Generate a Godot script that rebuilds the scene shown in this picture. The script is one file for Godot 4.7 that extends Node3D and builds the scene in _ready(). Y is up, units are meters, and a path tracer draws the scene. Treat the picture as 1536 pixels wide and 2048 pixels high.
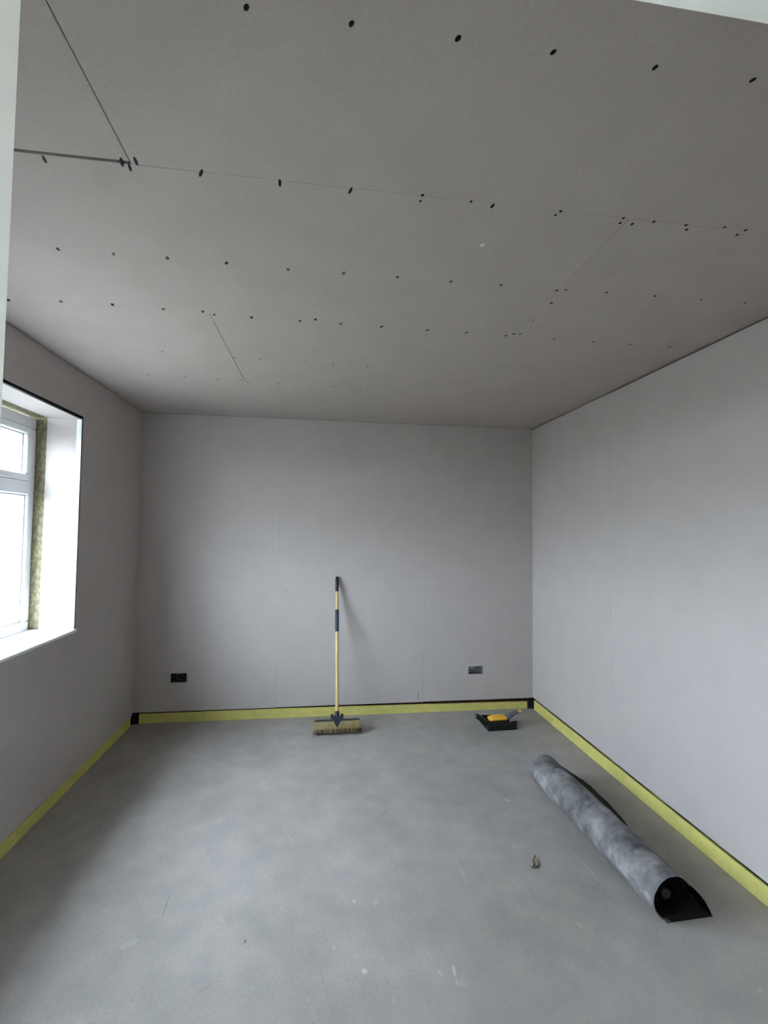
extends Node3D
# A freshly boarded empty room seen from its doorway. Metres, y up, the back wall towards -z.

const H := 2.40          # ceiling
const XL := -1.408       # face of the left (window) wall
const XR := 1.804        # face of the right wall
const ZB := -3.827       # face of the back wall
const ZF := -0.45        # room face of the doorway wall
const BT := 0.0125       # plasterboard thickness
const WZ0 := -2.922      # far reveal of the window
const WZ1 := -1.44       # near reveal of the window
const WY0 := 0.905       # top of the window board
const WY1 := 2.128       # soffit of the window
const XW := -1.655       # room face of the window frame

var M := {}
var rng := RandomNumberGenerator.new()
var used := {}


func _ready() -> void:
	rng.seed = 41
	set_camera_and_light()
	make_materials()
	build_floor()
	build_ceiling()
	build_left_wall()
	build_back_wall()
	build_right_wall()
	build_doorway()
	build_hall()
	build_outside()
	build_window()
	build_edge_insulation()
	build_socket_boxes()
	build_roll()
	build_broom()
	build_dustpan()
	build_hand_brush()
	build_floor_litter()


func set_camera_and_light() -> void:
	var cam := Camera3D.new()
	cam.name = "camera"
	cam.fov = rad_to_deg(2.0 * atan(1024.0 / 930.0))
	cam.keep_aspect = Camera3D.KEEP_HEIGHT
	cam.near = 0.02
	cam.far = 200.0
	add_child(cam)
	cam.transform = Transform3D(Basis(Vector3.UP, -0.1316) * Basis(Vector3.RIGHT, 0.0416) * Basis(Vector3.BACK, 0.0122), Vector3(0, 1.491, 0))
	cam.current = true

	var e := Environment.new()
	var sky := Sky.new()
	var sm := ProceduralSkyMaterial.new()      # an even overcast sky
	sm.sky_top_color = Color(0.86, 0.925, 1.0)
	sm.sky_horizon_color = Color(0.67, 0.715, 0.765)
	sm.ground_bottom_color = Color(0.5, 0.5, 0.5)
	sm.ground_horizon_color = Color(0.67, 0.715, 0.765)
	sm.sky_curve = 0.6      # brightness falls evenly from the zenith to the horizon
	sky.sky_material = sm
	e.background_mode = Environment.BG_SKY
	e.sky = sky
	e.background_energy_multiplier = 16.5
	e.tonemap_mode = Environment.TONE_MAPPER_LINEAR
	e.tonemap_exposure = 3.95
	e.sdfgi_enabled = true
	e.ssao_enabled = true
	e.ssil_enabled = true
	var we := WorldEnvironment.new()
	we.name = "world_environment"
	we.environment = e
	add_child(we)


# ---------------------------------------------------------------- helpers

func mb(smooth := false) -> SurfaceTool:
	var st := SurfaceTool.new()
	st.begin(Mesh.PRIMITIVE_TRIANGLES)
	st.set_smooth_group(0 if smooth else -1)
	return st


func tri(st: SurfaceTool, a: Vector3, b: Vector3, c: Vector3, out: Vector3) -> void:
	# clockwise seen from the side that out points to
	if (b - a).cross(c - a).dot(out) > 0.0:
		st.add_vertex(a); st.add_vertex(c); st.add_vertex(b)
	else:
		st.add_vertex(a); st.add_vertex(b); st.add_vertex(c)


func quad(st: SurfaceTool, a: Vector3, b: Vector3, c: Vector3, d: Vector3, out: Vector3) -> void:
	tri(st, a, b, c, out)
	tri(st, a, c, d, out)


func box(st: SurfaceTool, lo: Vector3, hi: Vector3, bevel := 0.0, t := Transform3D()) -> void:
	var c := (lo + hi) * 0.5
	var h := (hi - lo).abs() * 0.5
	var b: float = minf(bevel, minf(h.x, minf(h.y, h.z)) * 0.9)
	for ax in 3:
		var u := (ax + 1) % 3
		var v := (ax + 2) % 3
		for s in [-1.0, 1.0]:
			var p := []
			for k in [[-1, -1], [1, -1], [1, 1], [-1, 1]]:
				var q := Vector3()
				q[ax] = h[ax] * s
				q[u] = (h[u] - b) * k[0]
				q[v] = (h[v] - b) * k[1]
				p.append(t * (c + q))
			var n := Vector3()
			n[ax] = s
			quad(st, p[0], p[1], p[2], p[3], t.basis * n)
			if b > 0.0:
				for s2 in [-1.0, 1.0]:      # the edge towards +-u
					var e := []
					for k in [-1.0, 1.0]:
						var q := Vector3()
						q[ax] = h[ax] * s; q[u] = (h[u] - b) * s2; q[v] = (h[v] - b) * k
						e.append(t * (c + q))
					for k in [1.0, -1.0]:
						var q := Vector3()
						q[ax] = (h[ax] - b) * s; q[u] = h[u] * s2; q[v] = (h[v] - b) * k
						e.append(t * (c + q))
					var m := Vector3()
					m[ax] = s; m[u] = s2
					quad(st, e[0], e[1], e[2], e[3], t.basis * m)
	if b > 0.0:
		for sx in [-1.0, 1.0]:
			for sy in [-1.0, 1.0]:
				for sz in [-1.0, 1.0]:
					var s := Vector3(sx, sy, sz)
					var i := h - Vector3(b, b, b)
					tri(st, t * (c + s * Vector3(h.x, i.y, i.z)), t * (c + s * Vector3(i.x, h.y, i.z)), t * (c + s * Vector3(i.x, i.y, h.z)), t.basis * s)


func tube(st: SurfaceTool, pts: Array, radii: Array, n := 16, caps := true, flat := 1.0, across := Vector3.ZERO) -> void:
	# a tube along pts; flat squeezes it along the second axis
	var rings := []
	for i in pts.size():
		var d: Vector3 = (pts[mini(i + 1, pts.size() - 1)] - pts[maxi(i - 1, 0)]).normalized()
		var side: Vector3 = across if across != Vector3.ZERO else (Vector3.RIGHT if absf(d.x) < 0.8 else Vector3.UP)
		side = (side - d * side.dot(d)).normalized()
		var up := d.cross(side)
		var ring := []
		for k in n:
			var a := TAU * k / n
			ring.append(pts[i] + (side * cos(a) + up * sin(a) * flat) * radii[i])
		rings.append(ring)
	for i in pts.size() - 1:
		for k in n:
			var k2 := (k + 1) % n
			var mid: Vector3 = (rings[i][k] + rings[i + 1][k2]) * 0.5 - (pts[i] + pts[i + 1]) * 0.5
			quad(st, rings[i][k], rings[i][k2], rings[i + 1][k2], rings[i + 1][k], mid)
	if caps:
		st.set_smooth_group(-1)
		for e in [[0, 1], [pts.size() - 1, pts.size() - 2]]:
			var o: Vector3 = pts[e[0]] - pts[e[1]]
			for k in n:
				tri(st, pts[e[0]], rings[e[0]][k], rings[e[0]][(k + 1) % n], o)
		st.set_smooth_group(0)


func prism(st: SurfaceTool, outline: PackedVector2Array, z0: float, z1: float, t := Transform3D()) -> void:
	# an outline in x, y drawn out along z
	var idx := Geometry2D.triangulate_polygon(outline)
	for s in [[z0, -1.0], [z1, 1.0]]:
		for i in range(0, idx.size(), 3):
			var p := []
			for k in 3:
				p.append(t * Vector3(outline[idx[i + k]].x, outline[idx[i + k]].y, s[0]))
			tri(st, p[0], p[1], p[2], t.basis * Vector3(0, 0, signf(z1 - z0) * s[1]))
	var ccw := not Geometry2D.is_polygon_clockwise(outline)
	for i in outline.size():
		var a := outline[i]
		var b := outline[(i + 1) % outline.size()]
		var d := b - a
		var nrm := Vector3(d.y, -d.x, 0) * (1.0 if ccw else -1.0)
		quad(st, t * Vector3(a.x, a.y, z0), t * Vector3(b.x, b.y, z0), t * Vector3(b.x, b.y, z1), t * Vector3(a.x, a.y, z1), t.basis * nrm)


func build(st: SurfaceTool, called: String, m: Material, parent: Node = self) -> MeshInstance3D:
	st.generate_normals()
	var o := MeshInstance3D.new()
	o.name = called
	o.mesh = st.commit()
	o.material_override = m
	parent.add_child(o, true)
	return o


func base(called: String, at := Vector3.ZERO) -> Node3D:
	var o := Node3D.new()
	o.name = called
	add_child(o)
	o.position = at
	return o


func tag(o: Node, label: String, category: String, kind := "", group := "") -> void:
	o.set_meta("label", label)
	o.set_meta("category", category)
	if kind:
		o.set_meta("kind", kind)
	if group:
		o.set_meta("group", group)


# ---------------------------------------------------------------- materials

func noise_image(w: int, h: int, freq: float, oct: int, sd: int) -> Image:
	var n := FastNoiseLite.new()
	n.seed = sd
	n.noise_type = FastNoiseLite.TYPE_SIMPLEX_SMOOTH
	n.frequency = freq
	n.fractal_octaves = oct
	var im := n.get_seamless_image(w, h)
	im.convert(Image.FORMAT_L8)
	return im


func mottled(a: Color, b: Color, layers: Array, size := 512) -> ImageTexture:
	# layers: [frequency, octaves, seed, weight]; mixes two colours of the stuff
	var acc := PackedFloat32Array()
	acc.resize(size * size)
	for l in layers:
		var d := noise_image(size, size, l[0], l[1], l[2]).get_data()
		var w: float = l[3] / 255.0
		for i in size * size:
			acc[i] += d[i] * w
	var out := PackedByteArray()
	out.resize(size * size * 3)
	for i in size * size:
		var c := a.lerp(b, clampf(acc[i], 0.0, 1.0))
		out[i * 3] = int(c.r * 255.0 + 0.5)
		out[i * 3 + 1] = int(c.g * 255.0 + 0.5)
		out[i * 3 + 2] = int(c.b * 255.0 + 0.5)
	return ImageTexture.create_from_image(Image.create_from_data(size, size, false, Image.FORMAT_RGB8, out))


func mat(c: Color, rough := 0.8, spec := 0.5) -> StandardMaterial3D:
	var m := StandardMaterial3D.new()
	m.albedo_color = c
	m.roughness = rough
	m.metallic_specular = spec
	return m


func tri_mat(tex: Texture2D, per_metre: float, rough := 0.9, spec := 0.3) -> StandardMaterial3D:
	var m := mat(Color.WHITE, rough, spec)
	m.albedo_texture = tex
	m.uv1_triplanar = true
	m.uv1_world_triplanar = true
	m.uv1_scale = Vector3.ONE * per_metre
	return m


func make_materials() -> void:
	M.board = tri_mat(mottled(Color(0.705, 0.68, 0.66), Color(0.735, 0.71, 0.69), [[0.012, 3, 5, 0.5], [0.25, 2, 6, 0.5]]), 0.7, 0.95, 0.25)
	M.ceiling_board = tri_mat(mottled(Color(0.672, 0.638, 0.608), Color(0.722, 0.688, 0.658), [[0.012, 3, 15, 0.4], [0.22, 2, 16, 0.6]]), 0.7, 0.95, 0.25)
	M.board_core = mat(Color(0.78, 0.76, 0.73), 0.95, 0.2)
	M.masonry = tri_mat(mottled(Color(0.13, 0.10, 0.09), Color(0.36, 0.22, 0.17), [[0.03, 3, 21, 0.7], [0.15, 2, 22, 0.3]], 256), 1.6, 0.95, 0.2)
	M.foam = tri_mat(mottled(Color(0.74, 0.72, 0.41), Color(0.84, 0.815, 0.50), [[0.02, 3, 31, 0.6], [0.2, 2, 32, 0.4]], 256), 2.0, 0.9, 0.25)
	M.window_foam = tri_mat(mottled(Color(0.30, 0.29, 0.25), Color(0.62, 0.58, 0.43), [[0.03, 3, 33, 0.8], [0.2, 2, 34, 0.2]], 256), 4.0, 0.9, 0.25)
	M.membrane = mat(Color(0.045, 0.045, 0.05), 0.55, 0.4)
	M.white_paint = mat(Color(0.90, 0.90, 0.87), 0.6, 0.4)
	M.hall_paint = mat(Color(0.80, 0.80, 0.77), 0.8, 0.3)
	M.upvc = mat(Color(0.90, 0.91, 0.92), 0.3, 0.5)
	M.sill = mat(Color(0.92, 0.92, 0.92), 0.45, 0.4)
	M.bead = mat(Color(0.90, 0.92, 0.90), 0.4, 0.5)
	M.gasket = mat(Color(0.62, 0.63, 0.64), 0.6)
	var g := mat(Color(0.95, 0.98, 1.0, 0.06), 0.0, 0.5)
	g.transparency = BaseMaterial3D.TRANSPARENCY_ALPHA
	M.glass = g
	M.screw = mat(Color(0.05, 0.045, 0.045), 0.6, 0.3)
	M.screw_pale = mat(Color(0.36, 0.335, 0.315), 0.8, 0.3)
	M.filler = mat(Color(0.86, 0.85, 0.83), 0.9, 0.2)
	M.pencil = mat(Color(0.52, 0.51, 0.51), 0.7, 0.3)
	M.galvanised = mat(Color(0.55, 0.56, 0.58), 0.45, 0.5)
	M.galvanised.metallic = 0.8
	M.wool = mat(Color(0.62, 0.62, 0.56), 0.95, 0.2)
	M.roll = tri_mat(mottled(Color(0.235, 0.235, 0.24), Color(0.61, 0.605, 0.60), [[0.008, 3, 51, 1.1], [0.045, 3, 52, 0.3], [0.02, 2, 53, -0.3]]), 1.5, 0.75, 0.35)
	M.roll_inside = mat(Color(0.06, 0.055, 0.058), 0.8, 0.25)
	M.roll_under = mat(Color(0.20, 0.195, 0.20), 0.85, 0.25)
	M.card = mat(Color(0.24, 0.21, 0.185), 0.9, 0.2)
	M.wood = tri_mat(mottled(Color(0.80, 0.68, 0.44), Color(0.87, 0.77, 0.54), [[0.02, 3, 61, 0.6], [0.15, 2, 62, 0.4]], 256), 3.0, 0.4, 0.5)
	M.grip = mat(Color(0.20, 0.24, 0.30), 0.6, 0.4)
	M.black_plastic = mat(Color(0.055, 0.055, 0.065), 0.45, 0.45)
	M.dark_plastic = mat(Color(0.15, 0.17, 0.21), 0.5, 0.45)
	M.bristle = mat(Color(0.76, 0.68, 0.43), 0.6, 0.4)
	M.head_block = mat(Color(0.27, 0.26, 0.22), 0.6, 0.4)
	M.bristle_tip = mat(Color(0.20, 0.19, 0.17), 0.7, 0.3)
	M.yellow_plastic = mat(Color(0.93, 0.70, 0.20), 0.4, 0.5)
	M.cream_plastic = mat(Color(0.90, 0.74, 0.40), 0.5, 0.45)
	M.grey_plastic = mat(Color(0.33, 0.36, 0.38), 0.5, 0.45)
	M.leaf = mat(Color(0.52, 0.47, 0.42), 0.9, 0.2)
	M.outside = tri_mat(mottled(Color(0.37, 0.36, 0.33), Color(0.47, 0.46, 0.42), [[0.03, 3, 71, 1.0]], 256), 0.3, 0.95, 0.2)
	make_floor_material()


func make_floor_material() -> void:
	# power-floated screed: broad cloudy patches, fine grain, pale scrapes and a few dark scuffs; 4 m by 5 m from (-1.7, -4.2)
	var w := 1024
	var h := 1280
	var broad := noise_image(w, h, 0.006, 4, 81).get_data()
	var cloud := noise_image(w, h, 0.022, 3, 82).get_data()
	var fine := noise_image(w, h, 0.3, 2, 83).get_data()
	var v := PackedFloat32Array()
	v.resize(w * h)
	for i in w * h:
		v[i] = 0.60 + (broad[i] - 127) * 0.00026 + (cloud[i] - 127) * 0.00020 + (fine[i] - 127) * 0.00022
	# [x, z, length, width, turn, strength]
	var marks := [[1.053, -2.546, 0.05, 0.012, 0.5, 0.14], [0.985, -2.415, 0.03, 0.008, 0.2, 0.1], [0.472, -1.60, 0.05, 0.012, 1.7, 0.13], [0.471, -1.555, 0.03, 0.006, 1.5, 0.1],
		[0.422, -1.597, 0.02, 0.007, 1.3, 0.1], [0.17, -1.631, 0.026, 0.018, 1.3, 0.11], [0.153, -1.933, 0.03, 0.02, 1.0, 0.07], [0.068, -1.735, 0.02, 0.008, 1.5, 0.08],
		[-0.587, -2.0, 0.13, 0.008, 1.5, -0.10], [-0.35, -1.635, 0.06, 0.012, 2.6, -0.06], [-0.251, -1.797, 0.02, 0.008, 1.5, -0.22], [0.24, -1.584, 0.012, 0.008, 1.5, -0.08],
		[-1.108, -2.834, 0.02, 0.012, 0.4, -0.12], [1.20, -2.0, 0.5, 0.006, 1.45, 0.06], [1.0, -1.721, 0.03, 0.01, 1.2, 0.06], [0.4, -2.9, 0.30, 0.01, 2.5, 0.035]]
	for k in 90:
		var s: float = rng.randf_range(0.015, 0.07)
		marks.append([rng.randf_range(-1.3, 1.7), rng.randf_range(-3.7, -0.6), s, s * rng.randf_range(0.25, 0.7), rng.randf_range(0, PI), rng.randf_range(0.012, 0.035)])
	for k in 26:
		marks.append([rng.randf_range(-1.3, 1.7), rng.randf_range(-3.7, -0.6), rng.randf_range(0.1, 0.45), rng.randf_range(0.006, 0.02), rng.randf_range(0.8, 2.4), rng.randf_range(-0.03, 0.035)])
	for m in marks:
		var px: float = (m[0] + 1.7) * 256.0
		var pz: float = (m[1] + 4.2) * 256.0
		var r: int = int(m[2] * 256.0) + 4
		var ct := cos(m[4])
		var sn := sin(m[4])
		for y in range(maxi(0, int(pz) - r), mini(h, int(pz) + r)):
			for x in range(maxi(0, int(px) - r), mini(w, int(px) + r)):
				var dx := (x + 0.5 - px) / 256.0
				var dz := (y + 0.5 - pz) / 256.0
				var a: float = (dx * ct + dz * sn) / (m[2] * 0.5)
				var b: float = (dz * ct - dx * sn) / (m[3] * 0.5)
				var ragged := (fine[y * w + x] - 127) * 0.004 + (cloud[y * w + x] - 127) * 0.004
				var q: float = 1.0 - a * a - b * b + ragged
				if q > 0.0:
					v[y * w + x] += m[5] * minf(1.0, q * 1.3)
	var out := PackedByteArray()
	out.resize(w * h * 3)
	for i in w * h:
		var warm := (cloud[i] - 127) * 0.00005
		out[i * 3] = int(clampf(v[i] + 0.020 + warm, 0, 1) * 255.0)
		out[i * 3 + 1] = int(clampf(v[i] + 0.002, 0, 1) * 255.0)
		out[i * 3 + 2] = int(clampf(v[i] - 0.022 - warm, 0, 1) * 255.0)
	var m := mat(Color.WHITE, 0.62, 0.4)
	m.albedo_texture = ImageTexture.create_from_image(Image.create_from_data(w, h, false, Image.FORMAT_RGB8, out))
	M.floor = m


# ---------------------------------------------------------------- the room

func build_floor() -> void:
	var o := base("floor")
	tag(o, "pale grey bare screed floor with faint white scrapes", "floor", "structure")
	var st := mb()
	var x0 := -1.7; var x1 := 2.3; var z0 := -4.2; var z1 := 0.8
	for c in [[x0, z0, 0, 0], [x1, z0, 1, 0], [x1, z1, 1, 1], [x0, z0, 0, 0], [x1, z1, 1, 1], [x0, z1, 0, 1]]:
		st.set_uv(Vector2(c[2], c[3]))
		st.add_vertex(Vector3(c[0], 0, c[1]))
	build(st, "screed", M.floor, o)
	st = mb()
	box(st, Vector3(-1.9, -0.2, -4.3), Vector3(2.4, -0.002, 2.0))
	build(st, "slab", M.board_core, o)


func board(parent: Node, lo: Vector3, hi: Vector3, m: Material, hole := []) -> void:
	# one plasterboard; hole = [x0, y0, x1, y1] cut through a back wall board
	var st := mb()
	if hole.is_empty():
		box(st, lo, hi, 0.0006)
	else:
		box(st, lo, Vector3(hole[0], hi.y, hi.z))
		box(st, Vector3(hole[2], lo.y, lo.z), hi)
		box(st, Vector3(hole[0], lo.y, lo.z), Vector3(hole[2], hole[1], hi.z))
		box(st, Vector3(hole[0], hole[3], lo.z), Vector3(hole[2], hi.y, hi.z))
	build(st, "plasterboard", m, parent)


func build_ceiling() -> void:
	var o := base("ceiling")
	tag(o, "grey plasterboard ceiling with rows of dark screw heads", "ceiling", "structure")
	var st := mb()
	box(st, Vector3(XL - 0.4, H + 0.022, ZB - 0.3), Vector3(XR + 0.4, H + 0.2, ZF + 0.2))
	build(st, "joist_layer", M.masonry, o)
	var rows := [[ZF, -1.2, -0.489, 0.0012], [-1.2, -2.006, 0.862, 0.0006], [-2.006, -2.905, -0.486, 0.0010], [-2.905, ZB, 0.9, 0.0003]]
	for i in rows.size():
		var r: Array = rows[i]
		var g: float = r[3]
		# the first board on the left stops short of its neighbour: an open joint
		board(o, Vector3(XL - 0.02, H, r[1] + (0.009 if i == 0 else 0.0002)), Vector3(r[2] - g, H + BT, r[0] - (0.0002 if i else 0.0)), M.ceiling_board)
		board(o, Vector3(r[2] + g, H, r[1] + 0.0002), Vector3(XR + 0.02, H + BT, r[0] - (0.0002 if i else 0.0)), M.ceiling_board)
	# fixings: a flat head sunk in a small dent
	var head := mb(true)
	tube(head, [Vector3(0, -0.0008, 0), Vector3(0, -0.0006, 0), Vector3(0, 0.004, 0)], [0.0026, 0.0044, 0.0046], 10)
	head.generate_normals()
	var hm := head.commit()
	var near := [[-0.147, -0.799], [0.036, -0.799], [0.232, -0.796], [0.417, -0.794], [0.627, -0.793], [0.836, -0.788]]
	for p in near:
		screw(o, hm, M.screw, p, Vector3(1.0, 1, 1.5), 0.5)
	var second := [[-0.697, -1.215], [-0.510, -1.196], [-0.474, -1.188], [-0.497, -1.212], [-0.323, -1.204], [-0.126, -1.209], [0.059, -1.209], [0.253, -1.197], [0.252, -1.22], [0.39, -1.201], [0.454, -1.209],
		[0.652, -1.201], [0.645, -1.218], [0.844, -1.201], [0.848, -1.222], [0.885, -1.221], [0.94, -1.202], [1.043, -1.202], [1.06, -1.22], [1.161, -1.193], [1.234, -1.196], [1.228, -1.219]]
	for i in second.size():
		var long: float = 3.2 if i < 7 else (1.0 if i != 10 else 1.9)
		screw(o, hm, M.screw, second[i], Vector3(0.85, 1, long), 0.25)
	var third := [[-0.872, -1.612], [-0.703, -1.614], [-0.532, -1.61], [-0.34, -1.61], [-0.134, -1.618], [0.059, -1.611], [0.251, -1.607], [0.448, -1.607], [0.635, -1.602], [0.854, -1.606], [0.886, -1.596],
		[1.046, -1.592], [1.242, -1.587], [1.436, -1.584], [1.623, -1.582], [0.882, -1.70], [0.878, -1.85], [-0.476, -2.509]]
	for i in third.size():
		screw(o, hm, M.screw_pale if i % 3 else M.screw, third[i], Vector3(1.15, 1, 2.0 if i < 6 else 1.3), 0.3)
	var fourth := [[-1.264, -2.013], [-1.059, -1.992], [-0.862, -1.987], [-0.668, -1.995], [-0.511, -1.993], [-0.470, -2.015], [-0.316, -2.016], [-0.111, -2.016], [-0.045, -1.992], [0.066, -2.016], [0.246, -2.016],
		[0.455, -2.018], [0.636, -2.016], [0.824, -2.018], [0.852, -1.995], [0.881, -1.992], [1.061, -2.018], [1.258, -2.018], [1.446, -2.018], [1.653, -2.018]]
	for i in fourth.size():
		screw(o, hm, M.screw if i < 12 and i % 2 == 0 else M.screw_pale, fourth[i], Vector3(1.35, 1, 2.5 if i < 12 else 1.9), 0.4)
	for p in [[-1.037, -2.883], [-0.831, -2.875], [-0.643, -2.892], [-0.51, -2.885], [-0.47, -2.918], [-0.288, -2.92], [-0.092, -2.921], [0.048, -2.918], [0.272, -2.931], [-0.829, -2.483], [-0.344, -2.508], [-0.103, -2.512], [0.045, -2.526], [0.232, -2.526]]:
		screw(o, hm, M.screw_pale, p, Vector3(1, 1, 1.5), 0.4)
	st = mb(true)
	tube(st, [Vector3(0.487, H - 0.0006, -1.383), Vector3(0.487, H - 0.0004, -1.383), Vector3(0.487, H + 0.002, -1.383)], [0.004, 0.008, 0.0085], 14, true, 1.0, Vector3.RIGHT)
	build(st, "filler_dab", M.filler, o)


func screw(parent: Node, mesh: Mesh, m: Material, at: Array, size: Vector3, turn: float) -> void:
	var s := MeshInstance3D.new()
	s.name = "screw"
	s.mesh = mesh
	s.material_override = m
	parent.add_child(s, true)
	s.transform = Transform3D(Basis(Vector3.UP, turn + rng.randf_range(-0.25, 0.25)).scaled_local(size * rng.randf_range(0.9, 1.15)), Vector3(at[0], H, at[1]))


func build_left_wall() -> void:
	var o := base("wall_left")
	tag(o, "shaded grey plasterboard wall around the window", "wall", "structure")
	var x1 := XL - BT - 0.012
	var x0 := -1.732
	var zn := ZF + 0.2
	var zf := ZB - 0.3
	var oy0 := WY0 - 0.03; var oy1 := WY1 + 0.03; var oz0 := WZ0 - 0.03; var oz1 := WZ1 + 0.03
	var st := mb()
	box(st, Vector3(x0, -0.2, zf), Vector3(x1, oy0, zn))
	box(st, Vector3(x0, oy1, zf), Vector3(x1, H + 0.2, zn))
	box(st, Vector3(x0, oy0, zf), Vector3(x1, oy1, oz0))
	box(st, Vector3(x0, oy0, oz1), Vector3(x1, oy1, zn))
	build(st, "masonry", M.masonry, o)
	var yb := 0.066
	var e := 0.006        # the boards stop short of the lining: a dark line runs round the opening
	var top := WY1 + 0.016
	var low := WY0 - 0.024
	# two boards meet over and under the middle of the window, each with its corner cut out
	for b in [[[ZB, WZ0 - e, yb, H - 0.002], [WZ0 - e, -2.0004, top, H - 0.002], [WZ0 - e, -2.0004, yb, low]], [[WZ1 + e, ZF, yb, H - 0.002], [-1.9996, WZ1 + e, top, H - 0.002], [-1.9996, WZ1 + e, yb, low]]]:
		st = mb()
		for q in b:
			box(st, Vector3(XL - BT, q[2], q[0]), Vector3(XL, q[3], q[1]))
		build(st, "plasterboard", M.board, o)


func build_back_wall() -> void:
	var o := base("wall_back")
	tag(o, "grey plasterboard back wall with two socket cut-outs", "wall", "structure")
	var st := mb()
	box(st, Vector3(XL - 0.03, -0.2, ZB - 0.3), Vector3(XR + 0.4, H + 0.2, ZB - 0.065))
	# the face of the block wall stands just behind the boards and is chased out for the two boxes
	var z0 := ZB - 0.066; var z1 := ZB - BT - 0.010
	var x := XL - 0.03
	for b in [[-1.1435, -1.0225], [1.2375, 1.3655]]:
		box(st, Vector3(x, -0.05, z0), Vector3(b[0] - 0.003, H + 0.1, z1))
		box(st, Vector3(b[0] - 0.003, -0.05, z0), Vector3(b[1] + 0.003, 0.296, z1))
		box(st, Vector3(b[0] - 0.003, 0.376, z0), Vector3(b[1] + 0.003, H + 0.1, z1))
		x = b[1] + 0.003
	box(st, Vector3(x, -0.05, z0), Vector3(XR + 0.4, H + 0.1, z1))
	build(st, "masonry", M.masonry, o)
	var g := 0.0004
	var yb := 0.088
	board(o, Vector3(XL, yb - 0.004, ZB - BT), Vector3(-0.341 - g, H - 0.001, ZB), M.board, [-1.143, 0.301, -1.023, 0.373])
	board(o, Vector3(-0.341 + g, yb - 0.002, ZB - BT), Vector3(0.857 - g, H - 0.001, ZB), M.board)
	board(o, Vector3(0.857 + g, yb, ZB - BT), Vector3(XR, H - 0.001, ZB), M.board, [1.238, 0.299, 1.365, 0.366])
	# pencil and scuff marks
	for k in [[0.806, 0.105, 0.812, 0.172], [-0.282, 1.0, -0.277, 1.022], [0.842, 0.12, 0.844, 0.5]]:
		st = mb()
		box(st, Vector3(k[0], k[1], ZB - 0.001), Vector3(k[2], k[3], ZB + 0.0003))
		build(st, "pencil_mark", M.pencil, o)


func build_right_wall() -> void:
	var o := base("wall_right")
	tag(o, "pale grey plasterboard wall opposite the window", "wall", "structure")
	var st := mb()
	box(st, Vector3(XR + BT + 0.012, -0.2, ZB - 0.3), Vector3(XR + 0.4, H + 0.2, ZF + 0.2))
	build(st, "masonry", M.masonry, o)
	var g := 0.0004
	board(o, Vector3(XR, 0.094, ZB), Vector3(XR + BT, H - 0.009, -2.728 - g), M.board)
	board(o, Vector3(XR, 0.092, -2.728 + g), Vector3(XR + BT, H - 0.011, -1.528 - g), M.board)
	board(o, Vector3(XR, 0.093, -1.528 + g), Vector3(XR + BT, H - 0.010, ZF), M.board)


func build_doorway() -> void:
	var o := base("wall_front")
	tag(o, "plasterboard wall around the doorway the view is taken from", "wall", "structure")
	var zb := -0.30
	var xl := -0.284 - 0.03; var xr := 0.556 + 0.03; var top := 2.081 + 0.03
	var st := mb()
	box(st, Vector3(XL - 0.02, 0, ZF), Vector3(xl, H, zb))
	box(st, Vector3(xr, 0, ZF), Vector3(XR + 0.03, H, zb))
	box(st, Vector3(xl, top, ZF), Vector3(xr, H, zb))
	build(st, "partition", M.board, o)
	var d := base("door_1")
	tag(d, "white painted lining of the open doorway at the picture's edge", "door frame", "structure")
	for s in [[xl, -0.284], [0.556, xr]]:
		st = mb()
		box(st, Vector3(s[0], 0.001, ZF - 0.002), Vector3(s[1], 2.081, zb + 0.002), 0.002)
		build(st, "jamb", M.white_paint, d)
	st = mb()
	box(st, Vector3(xl, 2.081, ZF - 0.002), Vector3(xr, top, zb + 0.002), 0.002)
	build(st, "head", M.white_paint, d)


func build_hall() -> void:
	# the passage behind the camera; its side window lights the door lining
	var st := mb()
	box(st, Vector3(-1.3, 0, 1.5), Vector3(1.5, H, 1.7))
	tag(build(st, "wall_hall_back", M.hall_paint), "painted blank end wall of the passage behind the doorway", "wall", "structure")
	hall_window_wall("wall_hall_right", "window_2", false, 1.3, -0.3, 1.7, [0.38, 0.88, 1.1, 2.0], "small white side window of the passage")
	hall_window_wall("wall_hall_left", "window_3", false, -1.3, -0.3, 1.7, [0.0, 0.85, 1.0, 2.15], "tall white side window of the passage")
	var c := mb()
	box(c, Vector3(-1.4, H, ZF + 0.16), Vector3(1.5, H + 0.2, 1.8))
	tag(build(c, "ceiling_hall", M.hall_paint), "ceiling of the passage behind the doorway", "ceiling", "structure")


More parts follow.
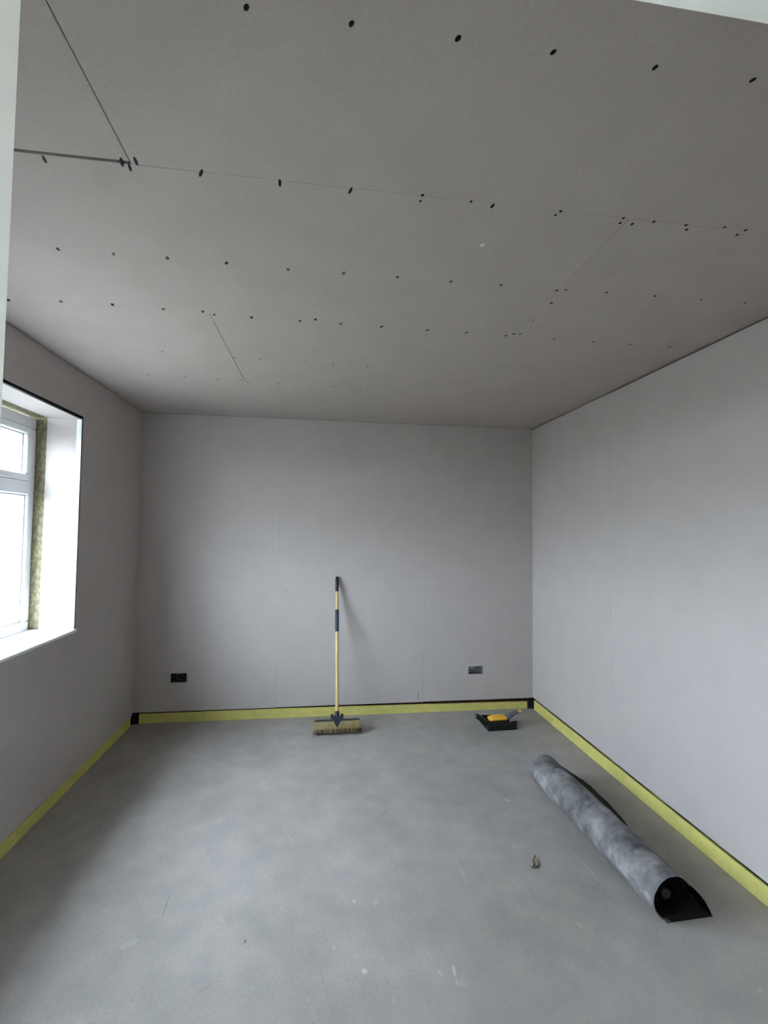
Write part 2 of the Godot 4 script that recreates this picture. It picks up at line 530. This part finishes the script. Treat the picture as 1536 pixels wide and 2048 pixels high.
func hall_window_wall(wall: String, window: String, back: bool, at: float, a0: float, a1: float, op: Array, label: String) -> void:
	# a 0.2 m wall at x = at (or, for the back, at z = at) running from a0 to a1, with a glazed opening [from, to, sill, top]
	var turn := Transform3D(Basis(Vector3(0, 0, 1), Vector3.UP, Vector3(-1, 0, 0)), Vector3.ZERO)     # local x -> z, local z -> -x
	var t := turn if back else Transform3D()
	var s := -1.0 if back else 1.0
	var st := mb()
	for b in [[0.0, op[2], a0, a1], [op[3], H, a0, a1], [op[2], op[3], a0, op[0]], [op[2], op[3], op[1], a1]]:
		box(st, Vector3(at, b[0], minf(b[2] * s, b[3] * s)), Vector3(at + 0.2, b[1], maxf(b[2] * s, b[3] * s)), 0.0, t)
	tag(build(st, wall, M.hall_paint), "painted passage wall around the " + label, "wall", "structure")
	var mid: float = (op[0] + op[1]) * 0.5
	var o := base(window, t * Vector3(at + 0.12, op[2], mid * s))
	tag(o, label, "window", "structure")
	var tt := Transform3D(t.basis, t.origin - o.position)
	for p in [[op[2], op[2] + 0.06, op[0], op[1]], [op[3] - 0.06, op[3], op[0], op[1]], [op[2] + 0.06, op[3] - 0.06, op[0], op[0] + 0.06], [op[2] + 0.06, op[3] - 0.06, op[1] - 0.06, op[1]]]:
		st = mb()
		box(st, Vector3(at + 0.10, p[0], minf(p[2] * s, p[3] * s)), Vector3(at + 0.16, p[1], maxf(p[2] * s, p[3] * s)), 0.004, tt)
		build(st, "frame_rail", M.upvc, o)
	st = mb()
	box(st, Vector3(at + 0.127, op[2] + 0.05, minf(op[0] * s, op[1] * s) + 0.05), Vector3(at + 0.133, op[3] - 0.05, maxf(op[0] * s, op[1] * s) - 0.05), 0.0, tt)
	build(st, "pane", M.glass, o)


func build_outside() -> void:
	var st := mb()
	box(st, Vector3(-60, -0.6, -40), Vector3(-1.74, -0.3, 40))
	tag(build(st, "ground_outside", M.outside), "pale bare ground outside the window", "ground", "structure")


# ---------------------------------------------------------------- window

func build_window() -> void:
	var o := base("window_1", Vector3(XW, WY0, (WZ0 + WZ1) * 0.5))
	tag(o, "white framed window with a top light and deep plasterboard reveal", "window", "structure")
	var t := Transform3D(Basis(), -o.position)
	var xo := XW - 0.07
	var fy0 := WY0 - 0.01; var fy1 := WY1 - 0.012
	var fz0 := WZ0 - 0.005; var fz1 := WZ1 + 0.005
	var f := 0.058
	var zm := (fz0 + fz1) * 0.5
	var ty0 := 1.672; var ty1 := 1.752
	var parts := [["frame_rail", Vector3(xo, fy0, fz0), Vector3(XW, fy0 + 0.062, fz1)], ["frame_rail", Vector3(xo, fy1 - 0.062, fz0), Vector3(XW, fy1, fz1)],
		["frame_stile", Vector3(xo, fy0 + 0.062, fz0), Vector3(XW, fy1 - 0.062, fz0 + f)], ["frame_stile", Vector3(xo, fy0 + 0.062, fz1 - f), Vector3(XW, fy1 - 0.062, fz1)],
		["mullion", Vector3(xo, fy0 + 0.062, zm - 0.04), Vector3(XW, fy1 - 0.062, zm + 0.04)],
		["transom", Vector3(xo, ty0, fz0 + f), Vector3(XW + 0.006, ty1, zm - 0.04)], ["transom", Vector3(xo, ty0, zm + 0.04), Vector3(XW + 0.006, ty1, fz1 - f)]]
	for p in parts:
		var st := mb()
		box(st, p[1], p[2], 0.006, t)
		build(st, p[0], M.upvc, o)
	for z in [[fz0 + f, zm - 0.04], [zm + 0.04, fz1 - f]]:
		for y in [[fy0 + 0.062, ty0, 0.0], [ty1, fy1 - 0.062, 0.038]]:
			var s: float = y[2]
			if s > 0.0:
				# the opening top light has a sash of its own
				var st := mb()
				box(st, Vector3(xo + 0.008, y[0], z[0]), Vector3(XW + 0.008, y[0] + s, z[1]), 0.005, t)
				box(st, Vector3(xo + 0.008, y[1] - s, z[0]), Vector3(XW + 0.008, y[1], z[1]), 0.005, t)
				box(st, Vector3(xo + 0.008, y[0] + s, z[0]), Vector3(XW + 0.008, y[1] - s, z[0] + s), 0.005, t)
				box(st, Vector3(xo + 0.008, y[0] + s, z[1] - s), Vector3(XW + 0.008, y[1] - s, z[1]), 0.005, t)
				build(st, "sash", M.upvc, o)
			var st := mb()
			var gx := XW - 0.03
			for q in [[y[0] + s, y[0] + s + 0.006, z[0] + s, z[1] - s], [y[1] - s - 0.006, y[1] - s, z[0] + s, z[1] - s], [y[0] + s, y[1] - s, z[0] + s, z[0] + s + 0.006], [y[0] + s, y[1] - s, z[1] - s - 0.006, z[1] - s]]:
				box(st, Vector3(gx - 0.016, q[0], q[2]), Vector3(gx + 0.016, q[1], q[3]), 0.0, t)
			build(st, "gasket", M.gasket, o)
			st = mb()
			box(st, Vector3(gx - 0.003, y[0] + s, z[0] + s), Vector3(gx + 0.003, y[1] - s, z[1] - s), 0.0, t)
			build(st, "pane", M.glass, o)
	# linings of the reveal, short of the frame; the foam that fills round the frame shows between
	var xe := -1.598
	var list := [["reveal_board", M.board, Vector3(xe, WY0, WZ0 - BT), Vector3(XL - 0.004, WY1, WZ0)], ["reveal_board", M.board, Vector3(xe, WY0, WZ1), Vector3(XL - 0.004, WY1, WZ1 + BT)],
		["soffit_board", M.board, Vector3(xe, WY1, WZ0 - 0.02), Vector3(XL - BT - 0.001, WY1 + BT, WZ1 + 0.02)],
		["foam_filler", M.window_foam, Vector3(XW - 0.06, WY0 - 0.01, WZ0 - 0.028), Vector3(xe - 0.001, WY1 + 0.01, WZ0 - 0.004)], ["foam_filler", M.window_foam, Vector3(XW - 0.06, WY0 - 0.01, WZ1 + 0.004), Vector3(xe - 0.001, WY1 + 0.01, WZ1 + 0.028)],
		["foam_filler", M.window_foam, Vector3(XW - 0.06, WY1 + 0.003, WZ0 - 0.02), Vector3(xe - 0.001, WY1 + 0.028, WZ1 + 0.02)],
		["corner_bead", M.bead, Vector3(XL - 0.030, WY0 + 0.0, WZ0 - 0.001), Vector3(XL - 0.0035, WY1 - 0.001, WZ0 + 0.0008)],
		["edge_seal", M.membrane, Vector3(XL - BT, WY1 + 0.001, WZ0 - 0.006), Vector3(XL + 0.0004, WY1 + 0.0158, WZ1 + 0.006)],
		["edge_seal", M.membrane, Vector3(XL - BT, WY0 + 0.001, WZ0 - 0.0058), Vector3(XL + 0.0004, WY1 + 0.001, WZ0 - 0.0012)],
		["edge_seal", M.membrane, Vector3(XL - BT, WY0 + 0.001, WZ1 + 0.0012), Vector3(XL + 0.0004, WY1 + 0.001, WZ1 + 0.0058)],
		["window_board", M.sill, Vector3(XW - 0.02, WY0 - 0.022, WZ0 - 0.02), Vector3(XL + 0.006, WY0, WZ1 + 0.02)]]
	for p in list:
		var st := mb()
		box(st, p[2], p[3], 0.005 if p[0] == "window_board" else 0.0003, t)
		build(st, p[0], p[1], o)


# ---------------------------------------------------------------- edge of the floor

func build_edge_insulation() -> void:
	var k := 0.02
	var o := base("baseboard_back")
	tag(o, "yellow foam edge strip along the foot of the back wall", "insulation strip", "structure")
	var cut := [XL + 0.035, -0.30, 0.92, XR - 0.045]
	for i in 3:
		var st := mb()
		var top: Array = [[0.072, 0.072], [0.072, 0.063], [0.061, 0.055]][i]
		var pl := PackedVector2Array([Vector2(cut[i] + 0.0006, -0.02), Vector2(cut[i + 1] - 0.0006, -0.02), Vector2(cut[i + 1] - 0.0006, top[1]), Vector2(cut[i] + 0.0006, top[0])])
		prism(st, pl, ZB - k - 0.001, ZB - 0.004)
		build(st, "foam_strip", M.foam, o)
	o = base("baseboard_right")
	tag(o, "bright yellow foam edge strip along the foot of the right wall", "insulation strip", "structure")
	var z := [ZB + 0.03, -2.62, -1.42, ZF]
	for i in 3:
		var st := mb()
		box(st, Vector3(XR - 0.001, -0.02, z[i] + 0.0006), Vector3(XR + k, [0.078, 0.077, 0.076][i], z[i + 1] - 0.0006), 0.001)
		build(st, "foam_strip", M.foam, o)
	# wavy free edge of the black membrane that stands up behind the foam
	var n := FastNoiseLite.new()
	n.seed = 7
	n.frequency = 3.0
	var st := mb()
	var prev := Vector2()
	for i in 91:
		var zz: float = lerpf(ZB + 0.02, ZF - 0.02, i / 90.0)
		var p := Vector2(0.083 + n.get_noise_1d(zz) * 0.008, XR + 0.006 - absf(n.get_noise_1d(zz + 40.0)) * 0.009)
		if i:
			var zp: float = lerpf(ZB + 0.02, ZF - 0.02, (i - 1) / 90.0)
			for s in [[0.0, -1.0], [0.0015, 1.0]]:
				quad(st, Vector3(XR + 0.018 + s[0], 0.06, zp), Vector3(XR + 0.018 + s[0], 0.06, zz), Vector3(p.y + s[0], p.x, zz), Vector3(prev.y + s[0], prev.x, zp), Vector3(s[1], 0, 0))
			quad(st, Vector3(prev.y, prev.x, zp), Vector3(p.y, p.x, zz), Vector3(p.y + 0.0015, p.x, zz), Vector3(prev.y + 0.0015, prev.x, zp), Vector3.UP)
		prev = p
	build(st, "membrane_edge", M.membrane, o)
	o = base("baseboard_left")
	tag(o, "olive yellow foam edge strip under the window wall", "insulation strip", "structure")
	z = [ZB + 0.04, -3.03, -1.85, ZF]
	for i in 3:
		st = mb()
		box(st, Vector3(XL - k, -0.02, z[i] + 0.0006), Vector3(XL + 0.002, [0.0655, 0.065, 0.0655][i], z[i + 1] - 0.0006), 0.001)
		build(st, "foam_strip", M.foam, o)
	# black membrane folded up into the two back corners
	for s in [-1.0, 1.0]:
		var x: float = XL if s < 0 else XR
		st = mb()
		var zig := [Vector2(0.046, 0.0), Vector2(0.036, 0.012), Vector2(0.026, 0.004), Vector2(0.014, 0.018), Vector2(0.004, 0.008), Vector2(-0.004, 0.034)]
		for i in zig.size() - 1:
			var a: Vector2 = zig[i]
			var b: Vector2 = zig[i + 1]
			var ya := 0.082 + 0.006 * sin(i * 2.1)
			var yb := 0.082 + 0.006 * sin((i + 1) * 2.1)
			var A := Vector3(x - s * a.x, 0.0, ZB + a.y - 0.006); var B := Vector3(x - s * b.x, 0.0, ZB + b.y - 0.006)
			var nrm := Vector3(-s * 0.4, 0.1, 1)
			quad(st, A, B, B + Vector3(0, yb, 0), A + Vector3(0, ya, 0), nrm)
			var off := Vector3(s * 0.0015, 0, -0.0025)
			quad(st, A + off, B + off, B + off + Vector3(0, yb, 0), A + off + Vector3(0, ya, 0), -nrm)
			quad(st, A + Vector3(0, ya, 0), B + Vector3(0, yb, 0), B + off + Vector3(0, yb, 0), A + off + Vector3(0, ya, 0), Vector3.UP)
		tag(build(st, "corner_membrane" if s < 0 else "corner_membrane_001", M.membrane), "black membrane folded into the back corner " + ("on the window side" if s < 0 else "near the dustpan"), "membrane", "", "corner membranes")


func build_socket_boxes() -> void:
	for b in [[-1.143, 0.301, -1.023, 0.373, "dark empty socket box in the back wall left of the broom"], [1.238, 0.299, 1.365, 0.366, "open socket box with grey wool above the dustpan"]]:
		var right: bool = b[0] > 0
		var o := base("socket_box_001" if right else "socket_box", Vector3((b[0] + b[2]) * 0.5, b[1], ZB - 0.01))
		tag(o, b[4], "socket box", "", "socket boxes in the back wall")
		var w: float = (b[2] - b[0]) * 0.5
		var h: float = b[3] - b[1]
		var m: Material = M.galvanised if right else M.black_plastic
		var st := mb()
		var d := 0.047
		box(st, Vector3(-w, 0, -d), Vector3(w, h, -d + 0.0012))
		box(st, Vector3(-w, 0, -d), Vector3(-w + 0.0012, h, -0.004))
		box(st, Vector3(w - 0.0012, 0, -d), Vector3(w, h, -0.004))
		box(st, Vector3(-w, 0, -d), Vector3(w, 0.0012, -0.004))
		box(st, Vector3(-w, h - 0.0012, -d), Vector3(w, h, -0.004))
		build(st, "box_shell", m, o)
		st = mb(true)
		for k in 3:      # cable tails coiled in the box
			var pts := []
			var rad := []
			for i in 12:
				var a := i / 11.0 * 3.6 + k
				pts.append(Vector3(cos(a) * w * 0.5 + (k - 1) * 0.012, h * 0.5 + sin(a) * h * 0.28, -d + 0.012 + k * 0.008))
				rad.append(0.003)
			tube(st, pts, rad, 8)
		build(st, "cable_tails", M.grey_plastic, o)
		st = mb(true)
		if right:
			var pts := [Vector3(-w + 0.004, h * 0.72, -0.022), Vector3(-w + 0.02, h * 0.78, -0.018), Vector3(-w + 0.045, h * 0.75, -0.02), Vector3(-w + 0.066, h * 0.82, -0.026)]
			tube(st, pts, [0.012, 0.017, 0.016, 0.008], 12)
			build(st, "wool_tuft", M.wool, o)
		else:
			tube(st, [Vector3(-0.01, 0.004, -0.02), Vector3(0.02, 0.012, -0.018), Vector3(0.05, 0.006, -0.02)], [0.006, 0.012, 0.006], 12)
			build(st, "dust_plug", M.card, o)


# ---------------------------------------------------------------- the roll

func build_roll() -> void:
	var near := Vector3(1.370, 0.0, -1.690)
	var far := Vector3(1.332, 0.0, -2.680)
	var o := base("membrane_roll", (near + far) * 0.5)
	tag(o, "dusty grey roll of roofing membrane lying beside the right wall", "membrane roll")
	var axis := (far - near).normalized()
	var side := axis.cross(Vector3.UP).normalized()    # to the right, towards the wall
	if side.x < 0.0:
		side = -side
	var r := 0.086
	var len := near.distance_to(far)
	var org := near - o.position
	var n := FastNoiseLite.new()
	n.seed = 19
	n.frequency = 2.2
	var steps := 40
	var seg := 56
	# outer wrap: from the floor on the right round to the upper right, where the free flap leaves it
	var st := mb(true)
	var grid := []
	for i in steps + 1:
		var u := i / float(steps)
		var row := []
		for k in seg + 1:
			var a: float = lerpf(deg_to_rad(-100.0), deg_to_rad(-330.0), k / float(seg))    # clockwise over the floor to the upper right
			var dent := n.get_noise_3d(u * 3.0, cos(a) * 0.8, sin(a) * 0.8) * 0.0035
			var rr := r + dent
			var p := org + axis * (u * len) + Vector3.UP * (r + sin(a) * rr) + side * (cos(a) * rr)
			p.y = maxf(p.y, 0.0005)
			row.append(p)
		grid.append(row)
	sheet(st, grid, 0.003, M, true)
	build(st, "outer_wrap", M.roll, o)
	# free flap: leaves the roll tangentially and comes down on the floor towards the wall
	st = mb(true)
	grid = []
	for i in steps + 1:
		var u := i / float(steps)
		var row := []
		var reach: float = lerpf(0.172, 0.262, smoothstep(0.0, 0.9, u)) - 0.03 * smoothstep(0.25, 0.4, u) * (1.0 - smoothstep(0.45, 0.62, u))
		var bulge: float = 0.030 + 0.016 * smoothstep(0.5, 0.8, u)
		var a0 := deg_to_rad(30.0)
		var p0 := Vector2(cos(a0) * r, r + sin(a0) * r)
		var p1 := Vector2(reach, 0.002)
		var tip := Vector2(sin(a0), -cos(a0))
		var c := p0 + tip * (p0.distance_to(p1) * 0.5) + Vector2(0.8, 0.6) * bulge
		for k in 17:
			var s := k / 16.0
			var q := p0.lerp(c, s).lerp(c.lerp(p1, s), s)
			q += Vector2(0.8, 0.6) * n.get_noise_2d(u * 4.0, s * 1.5 + 9.0) * 0.004 * s
			row.append(org + axis * (u * len) + Vector3.UP * maxf(q.y, 0.0015) + side * q.x)
		grid.append(row)
	sheet(st, grid, 0.002, M, false)
	build(st, "loose_flap", M.roll_inside, o)
	# the same sheet lies flat under the flap, from below the roll to the crease
	st = mb(true)
	grid = []
	for i in steps + 1:
		var u := i / float(steps)
		var row := []
		var reach: float = lerpf(0.168, 0.25, smoothstep(0.0, 0.9, u)) - 0.03 * smoothstep(0.25, 0.4, u) * (1.0 - smoothstep(0.45, 0.62, u))
		for k in 7:
			row.append(org + axis * (u * len) + Vector3.UP * 0.0022 + side * lerpf(-0.03, reach, k / 6.0))
		grid.append(row)
	sheet(st, grid, 0.0018, M, false)
	build(st, "under_sheet", M.roll_under, o)
	# wound layers inside, set back a little and not quite flush
	st = mb(true)
	grid = []
	for i in 13:
		var u: float = lerpf(0.012, 0.99, i / 12.0)
		var row := []
		for k in 161:
			var s := k / 160.0
			var a := -s * TAU * 4.0 - 1.85
			var rr: float = lerpf(r - 0.005, 0.036, s)
			row.append(org + axis * (u * len + 0.012 * s) + Vector3.UP * (r + sin(a) * rr) + side * (cos(a) * rr))
		grid.append(row)
	sheet(st, grid, 0.002, M, true)
	build(st, "inner_coil", M.roll_inside, o)
	st = mb(true)
	var ct := Vector3.UP * (r + 0.004) - side * 0.012
	for e in [[0.0185, 1.0], [0.0155, -1.0]]:
		for k in 24:
			var a0 := TAU * k / 24
			var a1 := TAU * (k + 1) / 24
			var d0: Vector3 = Vector3.UP * sin(a0) + side * cos(a0)
			var d1: Vector3 = Vector3.UP * sin(a1) + side * cos(a1)
			var b0 := org + ct + axis * 0.022
			var b1 := org + ct + axis * (len - 0.05)
			quad(st, b0 + d0 * e[0], b0 + d1 * e[0], b1 + d1 * e[0], b1 + d0 * e[0], d0 * e[1])
			if e[1] > 0:
				quad(st, b0 + d0 * 0.0185, b0 + d1 * 0.0185, b0 + d1 * 0.0155, b0 + d0 * 0.0155, -axis)
	build(st, "core_tube", M.card, o)


func sheet(st: SurfaceTool, grid: Array, thick: float, _m: Dictionary, _wrap: bool) -> void:
	# a sheet with thickness: two faces and its rim
	var rows := grid.size()
	var cols: int = grid[0].size()
	var back := []
	for i in rows:
		var rb := []
		for k in cols:
			var du: Vector3 = grid[mini(i + 1, rows - 1)][k] - grid[maxi(i - 1, 0)][k]
			var dv: Vector3 = grid[i][mini(k + 1, cols - 1)] - grid[i][maxi(k - 1, 0)]
			rb.append(grid[i][k] + du.cross(dv).normalized() * thick)
		back.append(rb)
	for i in rows - 1:
		for k in cols - 1:
			var nrm: Vector3 = back[i][k] - grid[i][k]
			quad(st, grid[i][k], grid[i + 1][k], grid[i + 1][k + 1], grid[i][k + 1], -nrm)
			quad(st, back[i][k], back[i + 1][k], back[i + 1][k + 1], back[i][k + 1], nrm)
	st.set_smooth_group(-1)
	for i in rows - 1:
		for k in [0, cols - 1]:
			var o: Vector3 = grid[i][k] - grid[i][1 if k == 0 else cols - 2]
			quad(st, grid[i][k], grid[i + 1][k], back[i + 1][k], back[i][k], o)
	for k in cols - 1:
		for i in [0, rows - 1]:
			var o: Vector3 = grid[i][k] - grid[1 if i == 0 else rows - 2][k]
			quad(st, grid[i][k], grid[i][k + 1], back[i][k + 1], back[i][k], o)
	st.set_smooth_group(0)


# ---------------------------------------------------------------- broom

func build_broom() -> void:
	var o := base("broom", Vector3(0.134, 0.0103, -3.487))
	o.basis = Basis(Vector3.RIGHT, deg_to_rad(-16.4)) * Basis(Vector3.BACK, deg_to_rad(0.4))
	tag(o, "wide yard broom with a pale wooden handle leaning on the back wall", "broom")
	var st := mb()
	box(st, Vector3(-0.166, 0.080, -0.030), Vector3(0.166, 0.092, 0.028), 0.004)
	build(st, "head_block", M.head_block, o)
	# bristles: tufts in rows, splayed outwards
	var up := mb(true)
	var low := mb(true)
	for i in 34:
		for j in 6:
			var bx: float = lerpf(-0.162, 0.162, i / 33.0)
			var bz: float = lerpf(-0.026, 0.026, j / 5.0)
			for k in 5:
				var jx := rng.randf_range(-0.003, 0.003)
				var jz := rng.randf_range(-0.003, 0.003)
				var a := Vector3(bx + jx * 0.4, 0.082, bz + jz * 0.4)
				var ez := bz * 1.30 + jz
				var e := Vector3(bx * 1.075 + jx, rng.randf_range(0.0, 0.004), ez)
				var mid := a.lerp(e, 0.66)
				bristle(up, a, mid, 0.0013, 0.0012)
				bristle(low if rng.randf() < 0.68 else up, mid, e, 0.0012, 0.0009)
	var b := build(up, "bristles", M.bristle, o)
	b.set_meta("kind", "stuff")
	b = build(low, "bristle_tips", M.bristle_tip, o)
	b.set_meta("kind", "stuff")
	# socket with its clamp wings and the tongue in front of the bristles
	st = mb(true)
	tube(st, [Vector3(0, 0.092, 0), Vector3(0, 0.10, 0), Vector3(0, 0.145, 0), Vector3(0, 0.149, 0)], [0.024, 0.0205, 0.0165, 0.0145], 18)
	st.set_smooth_group(-1)
	prism(st, PackedVector2Array([Vector2(-0.034, 0.118), Vector2(0.034, 0.118), Vector2(0.032, 0.092), Vector2(0.0, 0.038), Vector2(-0.032, 0.092)]), 0.0305, 0.036)
	box(st, Vector3(-0.030, 0.090, -0.030), Vector3(0.030, 0.112, 0.034), 0.004)
	var socket := build(st, "socket", M.dark_plastic, o)
	for s in [-1.0, 1.0]:
		st = mb(true)
		tube(st, [Vector3(s * 0.026, 0.113, 0.016), Vector3(s * 0.034, 0.114, 0.016), Vector3(s * 0.046, 0.114, 0.016)], [0.014, 0.0175, 0.015], 12)
		build(st, "wing_bolt", M.black_plastic if s > 0 else M.dark_plastic, socket)
	st = mb(true)
	tube(st, [Vector3(0, 0.12, 0), Vector3(0, 0.5, 0), Vector3(0, 1.06, 0)], [0.0118, 0.0118, 0.0118], 20)
	build(st, "handle", M.wood, o)
	st = mb(true)
	tube(st, [Vector3(0, 0.722, 0), Vector3(0, 0.726, 0), Vector3(0, 0.80, 0), Vector3(0, 0.888, 0), Vector3(0, 0.892, 0)], [0.0125, 0.0142, 0.0150, 0.0142, 0.0125], 20)
	build(st, "grip", M.grip, o)
	st = mb(true)
	tube(st, [Vector3(0, 1.035, 0), Vector3(0, 1.038, 0), Vector3(0, 1.12, 0), Vector3(0, 1.146, 0), Vector3(0, 1.155, 0)], [0.012, 0.0135, 0.0138, 0.0125, 0.007], 20)
	build(st, "end_cap", M.black_plastic, o)


func bristle(st: SurfaceTool, a: Vector3, b: Vector3, r0: float, r1: float) -> void:
	for k in 3:
		var d0 := Vector3(cos(TAU * k / 3), 0, sin(TAU * k / 3))
		var d1 := Vector3(cos(TAU * (k + 1) / 3), 0, sin(TAU * (k + 1) / 3))
		quad(st, a + d0 * r0, a + d1 * r0, b + d1 * r1, b + d0 * r1, d0 + d1)
	tri(st, b + Vector3(r1, 0, 0), b + Vector3(-r1 * 0.5, 0, r1 * 0.87), b + Vector3(-r1 * 0.5, 0, -r1 * 0.87), Vector3.DOWN)


# ---------------------------------------------------------------- dustpan and hand brush

func build_dustpan() -> void:
	var o := base("dustpan", Vector3(1.267, 0.0, -3.42))
	o.rotation.y = 0.03
	tag(o, "black plastic dustpan standing on the floor in the back right corner", "dustpan")
	# mouth to the right, handle rising to the left; walls 3 mm thick
	var L := 0.218
	var D := 0.135
	var st := mb()
	box(st, Vector3(0.0, 0.0, -D), Vector3(L, 0.004, 0.0), 0.001)
	var wall := PackedVector2Array([Vector2(0.004, 0.0), Vector2(L - 0.004, 0.0), Vector2(L + 0.004, 0.004), Vector2(L + 0.008, 0.064), Vector2(L - 0.012, 0.066), Vector2(L - 0.05, 0.058), Vector2(0.10, 0.066), Vector2(0.0, 0.070), Vector2(-0.004, 0.066)])
	prism(st, wall, -0.004, 0.0)
	prism(st, wall, -D, -D + 0.004)
	box(st, Vector3(-0.004, 0.0, -D), Vector3(0.002, 0.072, 0.0), 0.001)
	build(st, "pan", M.black_plastic, o)
	# hollow handle, wide and flat
	st = mb(true)
	tube(st, [Vector3(0.006, 0.036, -0.058), Vector3(-0.02, 0.054, -0.054), Vector3(-0.05, 0.082, -0.05), Vector3(-0.078, 0.098, -0.048), Vector3(-0.086, 0.100, -0.048)], [0.044, 0.040, 0.034, 0.030, 0.025], 20, true, 0.58, Vector3.BACK)
	var handle := build(st, "handle", M.black_plastic, o)
	st = mb(true)
	tube(st, [Vector3(-0.085, 0.100, -0.048), Vector3(-0.0885, 0.1004, -0.048)], [0.022, 0.020], 20, true, 0.62, Vector3.BACK)
	build(st, "handle_end", M.grey_plastic, handle)
	st = mb()
	box(st, Vector3(L - 0.004, 0.0015, -D + 0.002), Vector3(L + 0.012, 0.0045, -0.002), 0.001)
	build(st, "rubber_lip", M.dark_plastic, o)


func build_hand_brush() -> void:
	var o := base("hand_brush", Vector3(1.288, 0.006, -3.482))
	o.rotation.y = 0.02
	tag(o, "yellow hand brush with a grey handle lying in the black dustpan", "hand brush")
	var st := mb(true)
	tube(st, [Vector3(-0.004, 0.058, 0), Vector3(0.0, 0.060, 0), Vector3(0.05, 0.067, 0), Vector3(0.105, 0.068, 0), Vector3(0.135, 0.062, 0), Vector3(0.142, 0.058, 0)], [0.020, 0.034, 0.040, 0.040, 0.034, 0.022], 20, true, 0.50, Vector3.BACK)
	build(st, "brush_block", M.yellow_plastic, o)
	st = mb(true)
	for i in 20:
		for j in 6:
			var bx: float = lerpf(0.004, 0.136, i / 19.0)
			var bz: float = lerpf(-0.020, 0.020, j / 5.0)
			for k in 3:
				bristle(st, Vector3(bx, 0.055, bz), Vector3(bx + rng.randf_range(-0.004, 0.004), rng.randf_range(0.0, 0.004), bz * 1.25 + rng.randf_range(-0.003, 0.003)), 0.0014, 0.0011)
	build(st, "bristles", M.bristle_tip, o).set_meta("kind", "stuff")
	st = mb(true)
	tube(st, [Vector3(0.125, 0.060, 0), Vector3(0.15, 0.066, 0), Vector3(0.18, 0.083, 0), Vector3(0.21, 0.098, 0), Vector3(0.236, 0.104, 0)], [0.027, 0.026, 0.022, 0.019, 0.017], 18, true, 0.72, Vector3.BACK)
	var handle := build(st, "handle", M.grey_plastic, o)
	st = mb(true)
	tube(st, [Vector3(0.232, 0.1035, 0), Vector3(0.238, 0.1045, 0), Vector3(0.256, 0.107, 0), Vector3(0.263, 0.1075, 0)], [0.0145, 0.0165, 0.0165, 0.010], 18, true, 0.8, Vector3.BACK)
	build(st, "handle_tip", M.cream_plastic, handle)


func build_floor_litter() -> void:
	# a curled dry scrap on the open floor
	var o := base("curled_scrap", Vector3(0.978, 0.0, -2.055))
	o.rotation.y = 0.85
	tag(o, "small curled brown scrap lying on the bare floor", "scrap")
	var st := mb(true)
	var grid := []
	for i in 13:
		var u := i / 12.0
		var w := 0.0105 * sin(PI * clampf(u * 0.92 + 0.06, 0, 1)) * (1.0 - 0.35 * sin(u * 9.0))
		var row := []
		for k in 7:
			var s := k / 6.0 * 2.0 - 1.0
			row.append(Vector3((u - 0.5) * 0.085, 0.002 + 0.004 * s * s + 0.007 * pow(absf(u - 0.45) * 1.6, 2.0), s * w + 0.008 * sin(u * 5.0)))
		grid.append(row)
	sheet(st, grid, 0.0012, M, false)
	build(st, "curl", M.leaf, o)
